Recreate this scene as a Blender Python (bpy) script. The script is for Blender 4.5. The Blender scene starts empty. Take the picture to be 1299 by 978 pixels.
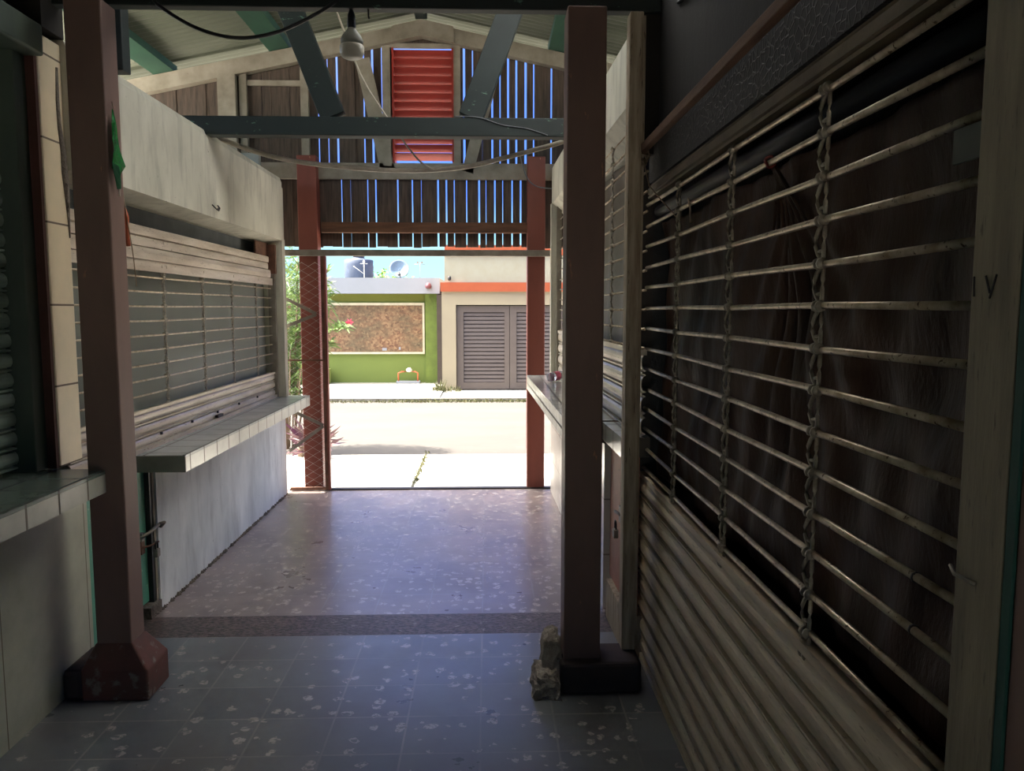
import bpy, math, random
from mathutils import Vector, Matrix
random.seed(7)
C = bpy.context.scene.collection
F=985.; CX=649.5; CY=489.; VX,VY=618.,393.; EYE=1.6

# ------------------------------------------------------------ mesh collector
class MB:
    def __init__(s, tf=None): s.v=[]; s.f=[]; s.mi=[]; s.sm=[]; s.tf=tf; s.cur=0
    def add(s, vs, fs, smooth=False):
        o=len(s.v)
        s.v += [s.tf(*p) if s.tf else tuple(p) for p in vs]
        for f in fs: s.f.append([i+o for i in f]); s.mi.append(s.cur); s.sm.append(smooth)
        return s
    def box(s,x0,x1,y0,y1,z0,z1):
        v=[(x,y,z) for z in (z0,z1) for y in (y0,y1) for x in (x0,x1)]
        return s.add(v,[(0,2,3,1),(4,5,7,6),(0,1,5,4),(2,6,7,3),(0,4,6,2),(1,3,7,5)])
    def beam(s,p0,p1,w,h,upv=(0,0,1)):
        p0=Vector(p0);p1=Vector(p1);d=(p1-p0).normalized();u=Vector(upv)
        sd=d.cross(u)
        if sd.length<1e-4: sd=d.cross(Vector((0,1,0)))
        sd.normalize();u=sd.cross(d).normalized()
        v=[]
        for p in (p0,p1):
            for a,b in ((-1,-1),(1,-1),(1,1),(-1,1)): v.append(tuple(p+sd*a*w/2+u*b*h/2))
        return s.add(v,[(0,3,2,1),(4,5,6,7),(0,1,5,4),(1,2,6,5),(2,3,7,6),(3,0,4,7)])
    def tube(s,pts,r,n=8,cap=True,closed=False):
        pts=[Vector(p) for p in pts];N=len(pts);v=[];f=[]
        ref=None
        for i,p in enumerate(pts):
            if closed: d=pts[(i+1)%N]-pts[i-1]
            else: d=pts[min(i+1,N-1)]-pts[max(i-1,0)]
            d.normalize()
            if ref is None:
                ref=Vector((0,0,1)) if abs(d.z)<.9 else Vector((1,0,0))
            a=d.cross(ref)
            if a.length<1e-5: a=d.cross(Vector((.3,.7,.2)))
            a.normalize();b=d.cross(a).normalized();ref=-(d.cross(a)) if False else ref
            rr=r[i] if isinstance(r,(list,tuple)) else r
            for k in range(n):
                t=2*math.pi*k/n;v.append(tuple(p+a*math.cos(t)*rr+b*math.sin(t)*rr))
        for i in range(N if closed else N-1):
            j=(i+1)%N
            for k in range(n):
                l=(k+1)%n;f.append((i*n+k,i*n+l,j*n+l,j*n+k))
        if cap and not closed: f.append(tuple(range(n))[::-1]);f.append(tuple((N-1)*n+k for k in range(n)))
        return s.add(v,f,True)
    def lathe(s,c,prof,n=20,axis='z',cap=True):
        v=[];f=[]
        for r,h in prof:
            for k in range(n):
                t=2*math.pi*k/n;a,b=r*math.cos(t),r*math.sin(t)
                if axis=='z':v.append((c[0]+a,c[1]+b,c[2]+h))
                elif axis=='y':v.append((c[0]+a,c[1]+h,c[2]+b))
                else:v.append((c[0]+h,c[1]+a,c[2]+b))
        for i in range(len(prof)-1):
            for k in range(n):
                l=(k+1)%n;f.append((i*n+k,i*n+l,(i+1)*n+l,(i+1)*n+k))
        if cap: f.append(tuple(range(n))[::-1]);f.append(tuple((len(prof)-1)*n+k for k in range(n)))
        return s.add(v,f,True)
    def extr(s,prof,y0,y1,smooth=False,ny=1,closed=True):   # profile in (x,z), extruded along y
        n=len(prof);v=[];f=[]
        for j in range(ny+1):
            y=y0+(y1-y0)*j/ny
            v+=[(x,y,z) for x,z in prof]
        for j in range(ny):
            for k in range(n if closed else n-1):
                l=(k+1)%n;f.append((j*n+k,j*n+l,(j+1)*n+l,(j+1)*n+k))
        if closed: f.append(tuple(range(n))[::-1]);f.append(tuple(ny*n+k for k in range(n)))
        return s.add(v,f,smooth)
    def prism(s,poly,y0,y1): # polygon in (x,z)
        return s.extr(poly,y0,y1)
    def build(s,name,m,parent=None,loc=None,bevel=0):
        me=bpy.data.meshes.new(name)
        if parent is not None: o0=Vector(parent['_w'])
        elif loc is not None: o0=Vector(loc)
        else:
            xs=[p[0] for p in s.v];ys=[p[1] for p in s.v];zs=[p[2] for p in s.v]
            o0=Vector(((min(xs)+max(xs))/2,(min(ys)+max(ys))/2,min(zs)))
        me.from_pydata([tuple(Vector(p)-o0) for p in s.v],[],s.f)
        for p,mi,sm in zip(me.polygons,s.mi,s.sm): p.material_index=mi;p.use_smooth=sm
        import bmesh
        b=bmesh.new();b.from_mesh(me);bmesh.ops.recalc_face_normals(b,faces=b.faces);b.to_mesh(me);b.free()
        o=bpy.data.objects.new(name,me);C.objects.link(o)
        for mm in (m if isinstance(m,(list,tuple)) else [m]): me.materials.append(mm)
        if parent is not None: o.parent=parent
        else: o.location=o0
        o['_w']=tuple(o0)
        if bevel:
            bv=o.modifiers.new('bevel','BEVEL');bv.width=bevel;bv.segments=2;bv.limit_method='ANGLE'
        return o
def tag(o,label=None,cat=None,group=None,kind=None):
    if label:o['label']=label
    if cat:o['category']=cat
    if group:o['group']=group
    if kind:o['kind']=kind
    return o
def thing(name,label,cat,loc,group=None):
    o=bpy.data.objects.new(name,None);C.objects.link(o);o.location=loc;o['_w']=tuple(loc)
    o.empty_display_size=.1
    return tag(o,label,cat,group)
def struct(o): o['kind']='structure';return o

# ------------------------------------------------------------ materials
def S(r,g,b):   # sRGB 0-255 -> linear
    def c(u):
        u/=255.;return u/12.92 if u<=.04045 else ((u+.055)/1.055)**2.4
    return (c(r),c(g),c(b),1)
class NT:
    def __init__(s,name):
        s.m=bpy.data.materials.new(name);s.m.use_nodes=True;s.t=s.m.node_tree;s.t.nodes.clear()
        s.out=s.n('ShaderNodeOutputMaterial');s.b=s.n('ShaderNodeBsdfPrincipled')
        s.l(s.b.outputs[0],s.out.inputs[0])
        s.tc=s.n('ShaderNodeTexCoord')
    def n(s,t,**k):
        x=s.t.nodes.new(t)
        for a,b in k.items():
            if hasattr(x,a) and a not in('inputs',): setattr(x,a,b)
        return x
    def l(s,a,b): s.t.links.new(a,b)
    def noise(s,scale,stretch=(1,1,1),detail=5,rough=.6,coord='Object'):
        mp=s.n('ShaderNodeMapping');mp.inputs['Scale'].default_value=stretch
        s.l(s.tc.outputs[coord],mp.inputs[0])
        x=s.n('ShaderNodeTexNoise');x.inputs['Scale'].default_value=scale;x.inputs['Detail'].default_value=detail;x.inputs['Roughness'].default_value=rough
        s.l(mp.outputs[0],x.inputs['Vector']);return x.outputs[0]
    def ramp(s,f,a,b,ca=(0,0,0,1),cb=(1,1,1,1)):
        r=s.n('ShaderNodeValToRGB');e=r.color_ramp.elements
        e[0].position=a;e[1].position=b;e[0].color=ca;e[1].color=cb
        s.l(f,r.inputs[0]);return r.outputs[0]
    def mix(s,f,a,b,mode='MIX'):
        x=s.n('ShaderNodeMix');x.data_type='RGBA';x.blend_type=mode
        for sock,val in ((x.inputs[0],f),(x.inputs[6],a),(x.inputs[7],b)):
            if hasattr(val,'is_output') or isinstance(val,bpy.types.NodeSocket): s.l(val,sock)
            else: sock.default_value=val
        return x.outputs[2]
    def math(s,op,a,b=0,c=None):
        x=s.n('ShaderNodeMath');x.operation=op
        for i,val in enumerate((a,b) if c is None else (a,b,c)):
            if isinstance(val,bpy.types.NodeSocket): s.l(val,x.inputs[i])
            else: x.inputs[i].default_value=val
        return x.outputs[0]
    def bump(s,h,st=.3,dist=.01,normal=None):
        x=s.n('ShaderNodeBump');x.inputs['Strength'].default_value=st;x.inputs['Distance'].default_value=dist
        s.l(h,x.inputs['Height'])
        if normal is not None:s.l(normal,x.inputs['Normal'])
        s.l(x.outputs[0],s.b.inputs['Normal']);return x.outputs[0]
    def fin(s,col,rough=.7,metal=0,spec=None):
        for sock,val in ((s.b.inputs['Base Color'],col),(s.b.inputs['Roughness'],rough),(s.b.inputs['Metallic'],metal)):
            if isinstance(val,bpy.types.NodeSocket): s.l(val,sock)
            else: sock.default_value=val
        if spec is not None: s.b.inputs['Specular IOR Level'].default_value=spec
        return s.m
def mat(name,c,rough=.7,metal=0,c2=None,scale=6,stretch=(1,1,1),lo=.35,hi=.7,spots=None,sc2=40,slo=.6,shi=.7,bump=.2,bdist=.004,spec=None):
    t=NT(name);n=t.noise(scale,stretch)
    col=t.mix(t.ramp(n,lo,hi),c,c2 or tuple(x*.72 for x in c[:3])+(1,))
    n2=t.noise(sc2,stretch,detail=6)
    if spots: col=t.mix(t.ramp(n2,slo,shi),col,spots)
    if bump: t.bump(n2,bump,bdist)
    return t.fin(col,rough,metal,spec)

M={}
M['red_paint']=mat('red_paint',S(140,74,60),.55,c2=S(118,62,50),scale=3,stretch=(1,1,.3),spots=S(205,150,120),sc2=22,slo=.70,shi=.73,bump=.15)
M['red_post_dark']=mat('red_oxide_paint',S(134,106,94),.55,c2=S(110,88,80),scale=3,stretch=(1,1,.3),spots=S(178,128,100),sc2=18,slo=.68,shi=.72,bump=.2)
M['green_paint']=mat('green_beam_paint',S(20,34,33),.65,c2=S(14,25,24),scale=4,stretch=(.4,.4,1),spots=S(80,110,95),sc2=30,slo=.66,shi=.7)
M['purlin_green']=mat('purlin_green_paint',S(48,88,70),.6,c2=S(36,70,58),scale=4,stretch=(1,.4,1))
M['white_wood']=mat('aged_white_wood',S(160,152,138),.7,c2=S(124,116,102),scale=5,stretch=(1,1,1),spots=S(110,80,60),sc2=12,slo=.68,shi=.74)
M['plank']=mat('weathered_brown_planks',S(98,84,74),.9,c2=S(62,54,50),scale=7,stretch=(6,1,.5),spots=S(96,78,64),sc2=20,slo=.62,shi=.75,bump=.3)
M['rail_wood']=mat('brown_rail_wood',S(120,84,62),.8,c2=S(84,56,42),scale=6,stretch=(.5,1,4))
M['stair_wood']=mat('raw_brown_timber',S(120,86,62),.8,c2=S(90,60,44),scale=8,stretch=(4,.5,4),bump=.3)
M['jamb_wood']=mat('peeling_jamb_wood',S(190,176,152),.7,c2=S(138,120,98),scale=10,stretch=(4,4,.4),spots=S(96,78,64),sc2=26,slo=.62,shi=.68,bump=.35)
# plaster with vertical streaks
def plaster(name,a,b,stain,gr=.62):
    t=NT(name)
    n1=t.noise(2.2,(1,1,.6));n2=t.noise(9,(1.2,1.2,.25));n3=t.noise(60)
    col=t.mix(t.ramp(n1,.35,.68),a,b)
    col=t.mix(t.math('MULTIPLY',t.ramp(n2,.5,.75),.6),col,stain)
    col=t.mix(t.ramp(t.noise(30),gr+.08,gr+.12),col,tuple(x*.5 for x in stain[:3])+(1,))
    h=t.math('ADD',t.math('MULTIPLY',n3,.4),n2);t.bump(h,.35,.008)
    return t.fin(col,.85)
M['plaster']=plaster('white_plaster',S(212,209,192),S(184,181,165),S(138,135,122))
M['plaster_low']=plaster('grey_washed_plaster',S(240,243,242),S(206,212,213),S(164,168,168))
M['plaster_near']=plaster('cream_low_wall',S(196,196,176),S(168,168,150),S(130,126,110))
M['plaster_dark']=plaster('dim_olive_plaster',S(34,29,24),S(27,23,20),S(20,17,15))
M['roof']=mat('galvanised_roof_sheet',S(104,108,94),.5,metal=.0,c2=S(86,92,76),scale=2,stretch=(.3,2,1),bump=.05)
M['alu']=mat('dusty_aluminium_slat',S(214,204,188),.45,metal=.35,c2=S(176,162,142),scale=5,stretch=(1,.4,3),spots=S(110,96,80),sc2=60,slo=.62,shi=.68,bump=.1)
M['alu_dirty']=mat('grimy_aluminium_slat',S(214,200,172),.5,metal=.1,c2=S(178,160,134),scale=5,stretch=(1,.3,3),spots=S(150,136,114),sc2=90,slo=.58,shi=.7,bump=.15)
M['alu_green']=mat('dull_green_slat',S(176,192,176),.5,c2=S(120,136,124),scale=4,stretch=(1,.6,3))
M['rod']=mat('galvanised_rod',S(214,200,176),.38,metal=.6,c2=S(160,140,112),scale=20,spots=S(92,72,54),sc2=70,slo=.6,shi=.66,bump=.15,bdist=.001)
M['chain']=mat('steel_link',S(176,166,148),.45,metal=.4,c2=S(128,118,102),scale=40)
M['steel_grey']=mat('grey_steel',S(150,142,130),.5,metal=.3,c2=S(116,106,94),scale=8)
M['dark_steel']=mat('dark_steel',S(60,56,54),.5,metal=.5)
M['rust']=mat('rusty_steel',S(120,84,64),.8,c2=S(82,54,42),scale=12)
M['green_frame']=mat('dark_green_frame',S(84,98,84),.6,c2=S(60,74,66),scale=3,stretch=(1,1,.3))
M['teal']=mat('teal_door_paint',S(96,172,142),.5,c2=S(84,150,126),scale=5,spots=S(150,190,160),sc2=40,slo=.6,shi=.7)
M['pink_door']=mat('brown_pink_door_paint',S(176,118,98),.6,c2=S(146,96,80),scale=4,spots=S(90,70,60),sc2=30,slo=.66,shi=.7)
M['black']=mat('black_rubber',S(26,26,32),.45)
M['conduit']=mat('grey_hose',S(190,180,164),.5,c2=S(150,138,122),scale=9)
M['white_plastic']=mat('white_plastic',S(214,210,196),.35,c2=S(196,190,174))
M['grey_plastic']=mat('grey_bulb_body',S(160,160,148),.5)
M['concrete']=mat('rough_concrete',S(128,118,106),.95,c2=S(92,84,76),scale=14,spots=S(60,54,50),sc2=40,bump=.9,bdist=.02)
M['mortar']=mat('broken_mortar',S(178,166,150),.95,c2=S(130,120,108),scale=14,spots=S(84,76,68),sc2=40,bump=.9,bdist=.02)
M['plinth']=mat('dark_plinth_paint',S(70,56,52),.7,c2=S(54,44,42),scale=8)
M['plinth_red']=mat('worn_red_plinth',S(112,70,60),.7,c2=S(92,68,58),scale=9,spots=S(130,120,110),sc2=20,slo=.55,shi=.65)
M['vent_red']=mat('red_louvre_paint',S(164,54,42),.5,c2=S(146,46,36),scale=3)
M['freezer']=mat('pale_cabinet_enamel',S(226,230,226),.4)
M['screen_wall']=mat('grey_stall_wall',S(150,154,150),.85,c2=S(132,136,132),scale=1.5)
M['orange_plastic']=mat('orange_cord',S(216,110,70),.5)
M['rope']=mat('tan_rope',S(170,150,124),.8)
M['wire_dark']=mat('dim_wire',S(110,112,118),.5)
M['tree_leaf']=mat('pale_green_leaf',S(120,156,60),.6,c2=S(92,126,46))
M['stem']=mat('brown_stem',S(120,100,80),.8)
M['tank']=mat('blue_grey_tank_plastic',S(66,76,94),.6)
M['dish']=mat('dish_mesh',S(104,124,140),.5)
M['dkpatch']=mat('dark_marker_ink',S(26,24,22),.8)
def tiled(name,ca,cb,grout,py,pz,oy=0,oz=0,w=.012,rough=.25,face='yz'):
    t=NT(name);geo=t.n('ShaderNodeNewGeometry');sp=t.n('ShaderNodeSeparateXYZ');t.l(geo.outputs['Position'],sp.inputs[0])
    m=None
    for ax,per,off in (('Y',py,oy),('Z' if face=='yz' else 'X',pz,oz)):
        if not per: continue
        d=t.math('FRACT',t.math('DIVIDE',t.math('SUBTRACT',sp.outputs[ax],off),per))
        e=t.math('ABSOLUTE',t.math('SUBTRACT',d,.5))
        g=t.math('GREATER_THAN',e,.5-w/per/2)
        m=g if m is None else t.math('MAXIMUM',m,g)
    n=t.noise(5);col=t.mix(t.ramp(n,.3,.7),ca,cb);col=t.mix(m,col,grout)
    inv=t.math('SUBTRACT',1,m);t.bump(inv,.4,.003)
    r=t.mix(m,(rough,)*3+(1,),(.9,.9,.9,1))
    return t.fin(col,r)
M['ctile']=tiled('white_counter_tile',S(228,226,210),S(206,204,188),S(130,122,108),.2,0,.02)
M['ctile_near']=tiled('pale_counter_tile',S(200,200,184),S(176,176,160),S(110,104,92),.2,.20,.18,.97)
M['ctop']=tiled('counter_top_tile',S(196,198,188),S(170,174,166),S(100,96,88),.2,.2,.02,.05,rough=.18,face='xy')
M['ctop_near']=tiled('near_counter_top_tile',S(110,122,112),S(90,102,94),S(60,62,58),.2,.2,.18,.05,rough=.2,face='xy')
M['pil_tile']=tiled('pilaster_tile',S(222,204,170),S(204,190,160),S(110,96,82),0,.33,0,.30,w=.008,rough=.4)
M['wtile']=tiled('white_wall_tile',S(222,214,200),S(206,198,184),S(150,138,124),.0,.3,0,.0,w=.008)
M['wtile_low']=tiled('low_wall_panel',S(192,192,170),S(168,168,148),S(120,112,96),.6,.0,.35,0,w=.006,rough=.6)

# cement floor tiles with pale flakes
def floor_mat(name,ox,px,oy,py,base,base2,flake,dark=None,fl=.5):
    t=NT(name);geo=t.n('ShaderNodeNewGeometry');sp=t.n('ShaderNodeSeparateXYZ');t.l(geo.outputs['Position'],sp.inputs[0])
    m=None;ids=[]
    for ax,per,off in (('X',px,ox),('Y',py,oy)):
        q=t.math('DIVIDE',t.math('SUBTRACT',sp.outputs[ax],off),per)
        e=t.math('ABSOLUTE',t.math('SUBTRACT',t.math('FRACT',q),.5));ids.append(t.math('FLOOR',q))
        g=t.math('GREATER_THAN',e,.5-.0040/per)
        m=g if m is None else t.math('MAXIMUM',m,g)
    cb=t.n('ShaderNodeCombineXYZ');t.l(ids[0],cb.inputs[0]);t.l(ids[1],cb.inputs[1])
    wn=t.n('ShaderNodeTexWhiteNoise');t.l(cb.outputs[0],wn.inputs[0])
    col=t.mix(wn.outputs[0],base,base2)
    col=t.mix(t.math('MULTIPLY',t.ramp(t.noise(2.5),.4,.7),.5),col,S(96,84,84))
    # flakes: distorted voronoi cells, thresholded by a per-cell random value
    dn=t.n('ShaderNodeTexNoise');dn.inputs['Scale'].default_value=22;dn.inputs['Detail'].default_value=2;t.l(geo.outputs['Position'],dn.inputs['Vector'])
    ad=t.n('ShaderNodeVectorMath');ad.operation='SCALE';t.l(dn.outputs['Color'],ad.inputs[0]);ad.inputs['Scale'].default_value=.05
    a2=t.n('ShaderNodeVectorMath');a2.operation='ADD';t.l(geo.outputs['Position'],a2.inputs[0]);t.l(ad.outputs[0],a2.inputs[1])
    vo=t.n('ShaderNodeTexVoronoi');vo.inputs['Scale'].default_value=17;t.l(a2.outputs[0],vo.inputs['Vector'])
    near=t.math('LESS_THAN',vo.outputs['Distance'],.36)
    sc=t.n('ShaderNodeSeparateColor');t.l(vo.outputs['Color'],sc.inputs[0])
    pick=t.math('GREATER_THAN',sc.outputs[0],1-fl)
    v2=t.n('ShaderNodeTexVoronoi');v2.inputs['Scale'].default_value=26;t.l(a2.outputs[0],v2.inputs['Vector'])
    hole=t.math('GREATER_THAN',v2.outputs['Distance'],.3)
    fk=t.math('MULTIPLY',t.math('MULTIPLY',near,pick),hole)
    fk=t.math('MULTIPLY',fk,t.ramp(t.noise(60),.38,.5))
    col=t.mix(t.math('MULTIPLY',fk,.75),col,flake)
    gcol=S(150,142,136) if not dark else S(50,46,44)
    col=t.mix(t.math('MULTIPLY',m,t.math('MULTIPLY',t.ramp(t.noise(3),.35,.65),.7)),col,gcol)
    if dark: col=t.mix(t.ramp(t.noise(45,(1,2,1)),.45,.55),col,dark)
    r0=t.ramp(t.noise(4),.3,.7,(.26,)*3+(1,),(.4,)*3+(1,))
    r=t.mix(fk,r0,(.16,)*3+(1,))
    if dark:r=(.36)
    h=t.math('ADD',t.math('MULTIPLY',t.noise(9,detail=3),.5),t.math('MULTIPLY',m,-.5))
    h=t.math('ADD',h,t.math('MULTIPLY',fk,.35))
    if dark:h=t.math('ADD',h,t.noise(50,(1,2,1)))
    t.bump(h,.3,.004 if not dark else .012)
    return (t.b.inputs['Coat Weight'].__setattr__('default_value',0.0 if dark else .4),t.b.inputs['Coat Roughness'].__setattr__('default_value',.28),t.fin(col,r,spec=.6))[-1]
fb=S(152,134,126);fb2=S(138,124,118)
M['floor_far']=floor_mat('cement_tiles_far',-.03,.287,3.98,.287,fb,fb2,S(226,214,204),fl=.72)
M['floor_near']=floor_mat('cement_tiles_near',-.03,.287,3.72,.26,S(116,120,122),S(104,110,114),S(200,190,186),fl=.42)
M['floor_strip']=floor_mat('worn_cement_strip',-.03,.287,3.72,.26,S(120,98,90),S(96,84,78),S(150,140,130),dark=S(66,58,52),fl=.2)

# brown plastic sheet
t=NT('brown_plastic_sheet')
c=t.mix(t.ramp(t.noise(2.5,(1,1,.4)),.35,.7),S(84,58,44),S(42,30,25));c=t.mix(t.ramp(t.noise(18,(1,1,.5)),.6,.75),c,S(84,66,54))
t.bump(t.noise(10,(1,1.5,.5),detail=8),.6,.02);M['tarp']=t.fin(c,.55,spec=.25)
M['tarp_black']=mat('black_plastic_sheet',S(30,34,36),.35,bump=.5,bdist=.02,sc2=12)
# dark chicken-mesh panel
t=NT('dark_mesh_panel');vo=t.n('ShaderNodeTexVoronoi');vo.feature='DISTANCE_TO_EDGE';vo.inputs['Scale'].default_value=38;t.l(t.tc.outputs['Object'],vo.inputs['Vector'])
e=t.ramp(vo.outputs['Distance'],.02,.09,(1,1,1,1),(0,0,0,1));c=t.mix(e,S(26,24,22),S(42,38,34));t.bump(e,.5,.004);M['meshpanel']=t.fin(c,.7)
# foil
M['foil']=mat('green_foil',S(20,150,60),.25,metal=.35,c2=S(10,92,40),scale=30,bump=.7,bdist=.01,sc2=50)
# outside
M['sidewalk']=mat('pale_concrete_walk',S(216,210,196),.9,c2=S(202,196,182),scale=2,spots=S(160,152,138),sc2=14,slo=.7,shi=.76)
M['road']=mat('pale_road',S(80,75,68),.95,c2=S(71,66,60),scale=.9,stretch=(.5,1.5,1),spots=S(90,85,78),sc2=7,slo=.6,shi=.75)
M['kerb']=mat('kerb_concrete',S(140,136,124),.9,c2=S(112,104,92),scale=5)
M['lime']=mat('lime_green_wall',S(102,116,50),.8,c2=S(96,110,47),scale=1.5,bump=.05)
M['lime_shade']=mat('shaded_lime_wall',S(96,100,32),.8,c2=S(92,96,30),bump=.05)  # darker green for the shadow under the roof band, painted in
M['lime_col']=mat('light_green_column',S(98,114,44),.8,bump=.05)
M['bwhite']=mat('bluish_white_band',S(138,142,148),.7,c2=S(132,136,140),scale=2,bump=.05)
M['cream']=mat('cream_wall',S(150,138,112),.8,c2=S(144,132,108),scale=1.4,spots=S(178,146,110),sc2=4,slo=.7,shi=.75,bump=.05)
M['orange']=mat('orange_band',S(158,74,36),.7,c2=S(150,68,32),bump=.05)
M['garage']=mat('taupe_gate_paint',S(90,79,71),.55,c2=S(85,74,66),bump=.05)
M['dark_in']=mat('dark_recess',S(60,52,48),.9)
t=NT('pebble_mosaic');vo=t.n('ShaderNodeTexVoronoi');vo.inputs['Scale'].default_value=24;t.l(t.tc.outputs['Object'],vo.inputs['Vector'])
sc=t.n('ShaderNodeSeparateColor');t.l(vo.outputs['Color'],sc.inputs[0])
c=t.mix(sc.outputs[0],S(142,112,80),S(92,60,40));c=t.mix(t.ramp(t.noise(1.6,(1,1,2)),.4,.65),c,t.mix(sc.outputs[1],S(100,90,65),S(70,58,40)));M['mosaic']=t.fin(c,.7)
# leaves
def leafmat(name,a,b,tr=.25):
    t=NT(name);oi=t.n('ShaderNodeNewGeometry')
    c=t.mix(oi.outputs['Random Per Island'],a,b);t.b.inputs['Transmission Weight'].default_value=0
    t.fin(c,.5)
    tl=t.n('ShaderNodeBsdfTranslucent');t.l(c,tl.inputs[0]);mx=t.n('ShaderNodeMixShader');mx.inputs[0].default_value=tr
    t.l(t.b.outputs[0],mx.inputs[1]);t.l(tl.outputs[0],mx.inputs[2]);t.l(mx.outputs[0],t.out.inputs[0]);return t.m
M['leaf']=leafmat('oleander_leaf',S(78,104,50),S(124,146,84),.3)
M['purple_leaf']=leafmat('purple_leaf',S(84,46,66),S(110,96,84),.15)
M['weed']=leafmat('weed_leaf',S(66,72,36),S(96,90,56),.2)
M['pink']=mat('pink_petal',S(236,90,120),.6)
# clear bottle
t=NT('clear_bottle_plastic');t.b.inputs['Transmission Weight'].default_value=.7;t.b.inputs['IOR'].default_value=1.2;M['clear']=t.fin(S(226,226,232),.15)
M['label_pink']=mat('pink_label',S(226,110,140),.5);M['cap_dark']=mat('dark_red_cap',S(84,50,46),.5)

# ------------------------------------------------------------ camera
cam=bpy.data.cameras.new('camera');co=bpy.data.objects.new('camera',cam);C.objects.link(co)
pitch=math.atan((CY-VY)/F);yaw=math.atan((CX-VX)/(F/math.cos(pitch)))
co.location=(0,0,EYE);co.rotation_euler=(math.pi/2-pitch,0,-yaw)
cam.sensor_width=36;cam.lens=F*36/1299;cam.clip_start=.05;cam.clip_end=200
bpy.context.scene.camera=co

# ------------------------------------------------------------ floor and ground
def quadbox(name,m,x0,x1,y0,y1,z0,z1,**k): return struct(MB().box(x0,x1,y0,y1,z0,z1).build(name,m,**k))
b=MB()
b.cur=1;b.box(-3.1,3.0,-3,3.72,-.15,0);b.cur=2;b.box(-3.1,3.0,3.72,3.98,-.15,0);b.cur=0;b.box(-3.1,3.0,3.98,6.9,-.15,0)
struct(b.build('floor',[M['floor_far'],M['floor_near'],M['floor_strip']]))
quadbox('trim_1',M['dark_steel'],-1.76,.57,6.84,6.9,-.02,.012)
quadbox('sidewalk_near',M['sidewalk'],-14,14,6.9,8.7,-.3,-.03)
quadbox('road',M['road'],-30,30,8.7,14.4,-.4,-.1)
M['walk_far']=mat('far_concrete_walk',S(150,146,136),.9,c2=S(138,134,124),scale=2,spots=S(116,110,100),sc2=14,slo=.7,shi=.76)
quadbox('sidewalk_far',M['walk_far'],-30,-.9,14.55,17.5,-.4,-.03)
quadbox('garage_apron',M['walk_far'],-.9,30,14.55,16.3,-.4,-.06)
quadbox('kerb_far',M['kerb'],-30,30,14.4,14.55,-.4,-.04)
quadbox('ground_beyond',M['sidewalk'],-60,60,17.5,70,-.6,-.12)
quadbox('ground_sides',M['sidewalk'],-60,60,-30,70,-.9,-.5)
# joint in the near walk
b=MB();b.box(-.71,-.685,7.0,8.7,-.031,-.0285);struct(b.build('trim_2',M['weed']))

# ------------------------------------------------------------ left walls
XL=-1.75
struct(MB().box(-1.95,XL,-3,3.38,0,.868).build('wall_left_near',M['wtile_low']))
b=MB();b.box(-2.0,XL,4.085,6.73,0,.774);struct(b.build('wall_left_low',M['plaster_low']))
# crumbling skirt of mortar at the wall foot
b=MB()
rs=random.Random(3)
for i in range(90):
    y=4.0+2.71*i/89;r=rs.uniform(.005,.014);b.lathe((XL,y,0),[(r*1.5,0),(r*1.3,r*.5),(r*.6,r*1.1),(.001,r*1.3)],7)
b.box(-1.80,-1.745,3.95,4.084,0,.06)
struct(b.build('trim_3',M['concrete']))
# header wall with a soffit
b=MB()
pf=[(-1.72,2.18),(-1.72,2.66),(-1.735,2.70),(-2.0,2.70),(-2.0,2.16),(-1.895,2.16)]
b.extr([(x,z) for x,z in pf],3.36,6.70,ny=24)
# rounded far end corner
b.extr([(-1.725,2.18),(-1.725,2.62),(-1.76,2.67),(-2.0,2.68),(-2.0,2.16),(-1.895,2.16)],6.70,6.75)
o=struct(b.build('wall_left_header',M['plaster']))
struct(MB().box(-1.80,-1.72,6.66,6.75,.78,2.19).box(-2.0,-1.80,6.69,6.75,.78,2.19).build('wall_left_end',M['plaster']))
struct(MB().box(-3.1,-1.9,6.69,6.75,-.1,2.9).build('wall_left_return',M['screen_wall']))
struct(MB().box(-3.1,-3.0,-3,6.75,0,2.75).build('wall_left_back',M['screen_wall']))
struct(MB().box(-3.0,-1.95,3.30,3.36,0,2.7).build('wall_left_partition',M['screen_wall']))
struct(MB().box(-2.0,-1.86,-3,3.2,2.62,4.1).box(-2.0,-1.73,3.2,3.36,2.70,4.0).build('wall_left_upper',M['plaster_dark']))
# pilaster
b=MB();b.box(-1.98,XL,3.195,3.37,.956,2.68)
struct(b.build('wall_left_pilaster',[M['pil_tile']],bevel=.006))
b=MB()   # crack: a broken rim of mortar along the pilaster edge
pp=[(2.58,3.325,.008),(2.45,3.32,.012),(2.34,3.325,.014),(2.25,3.335,.018),(2.17,3.34,.022),(2.08,3.345,.018),(2.0,3.352,.01),(1.9,3.36,.004)]
b.tube([(XL+.002,y+rs.uniform(-.004,.004),z) for z,y,r in pp],[r*.7 for *_,r in pp],6)
struct(b.build('trim_4',M['concrete']))

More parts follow.
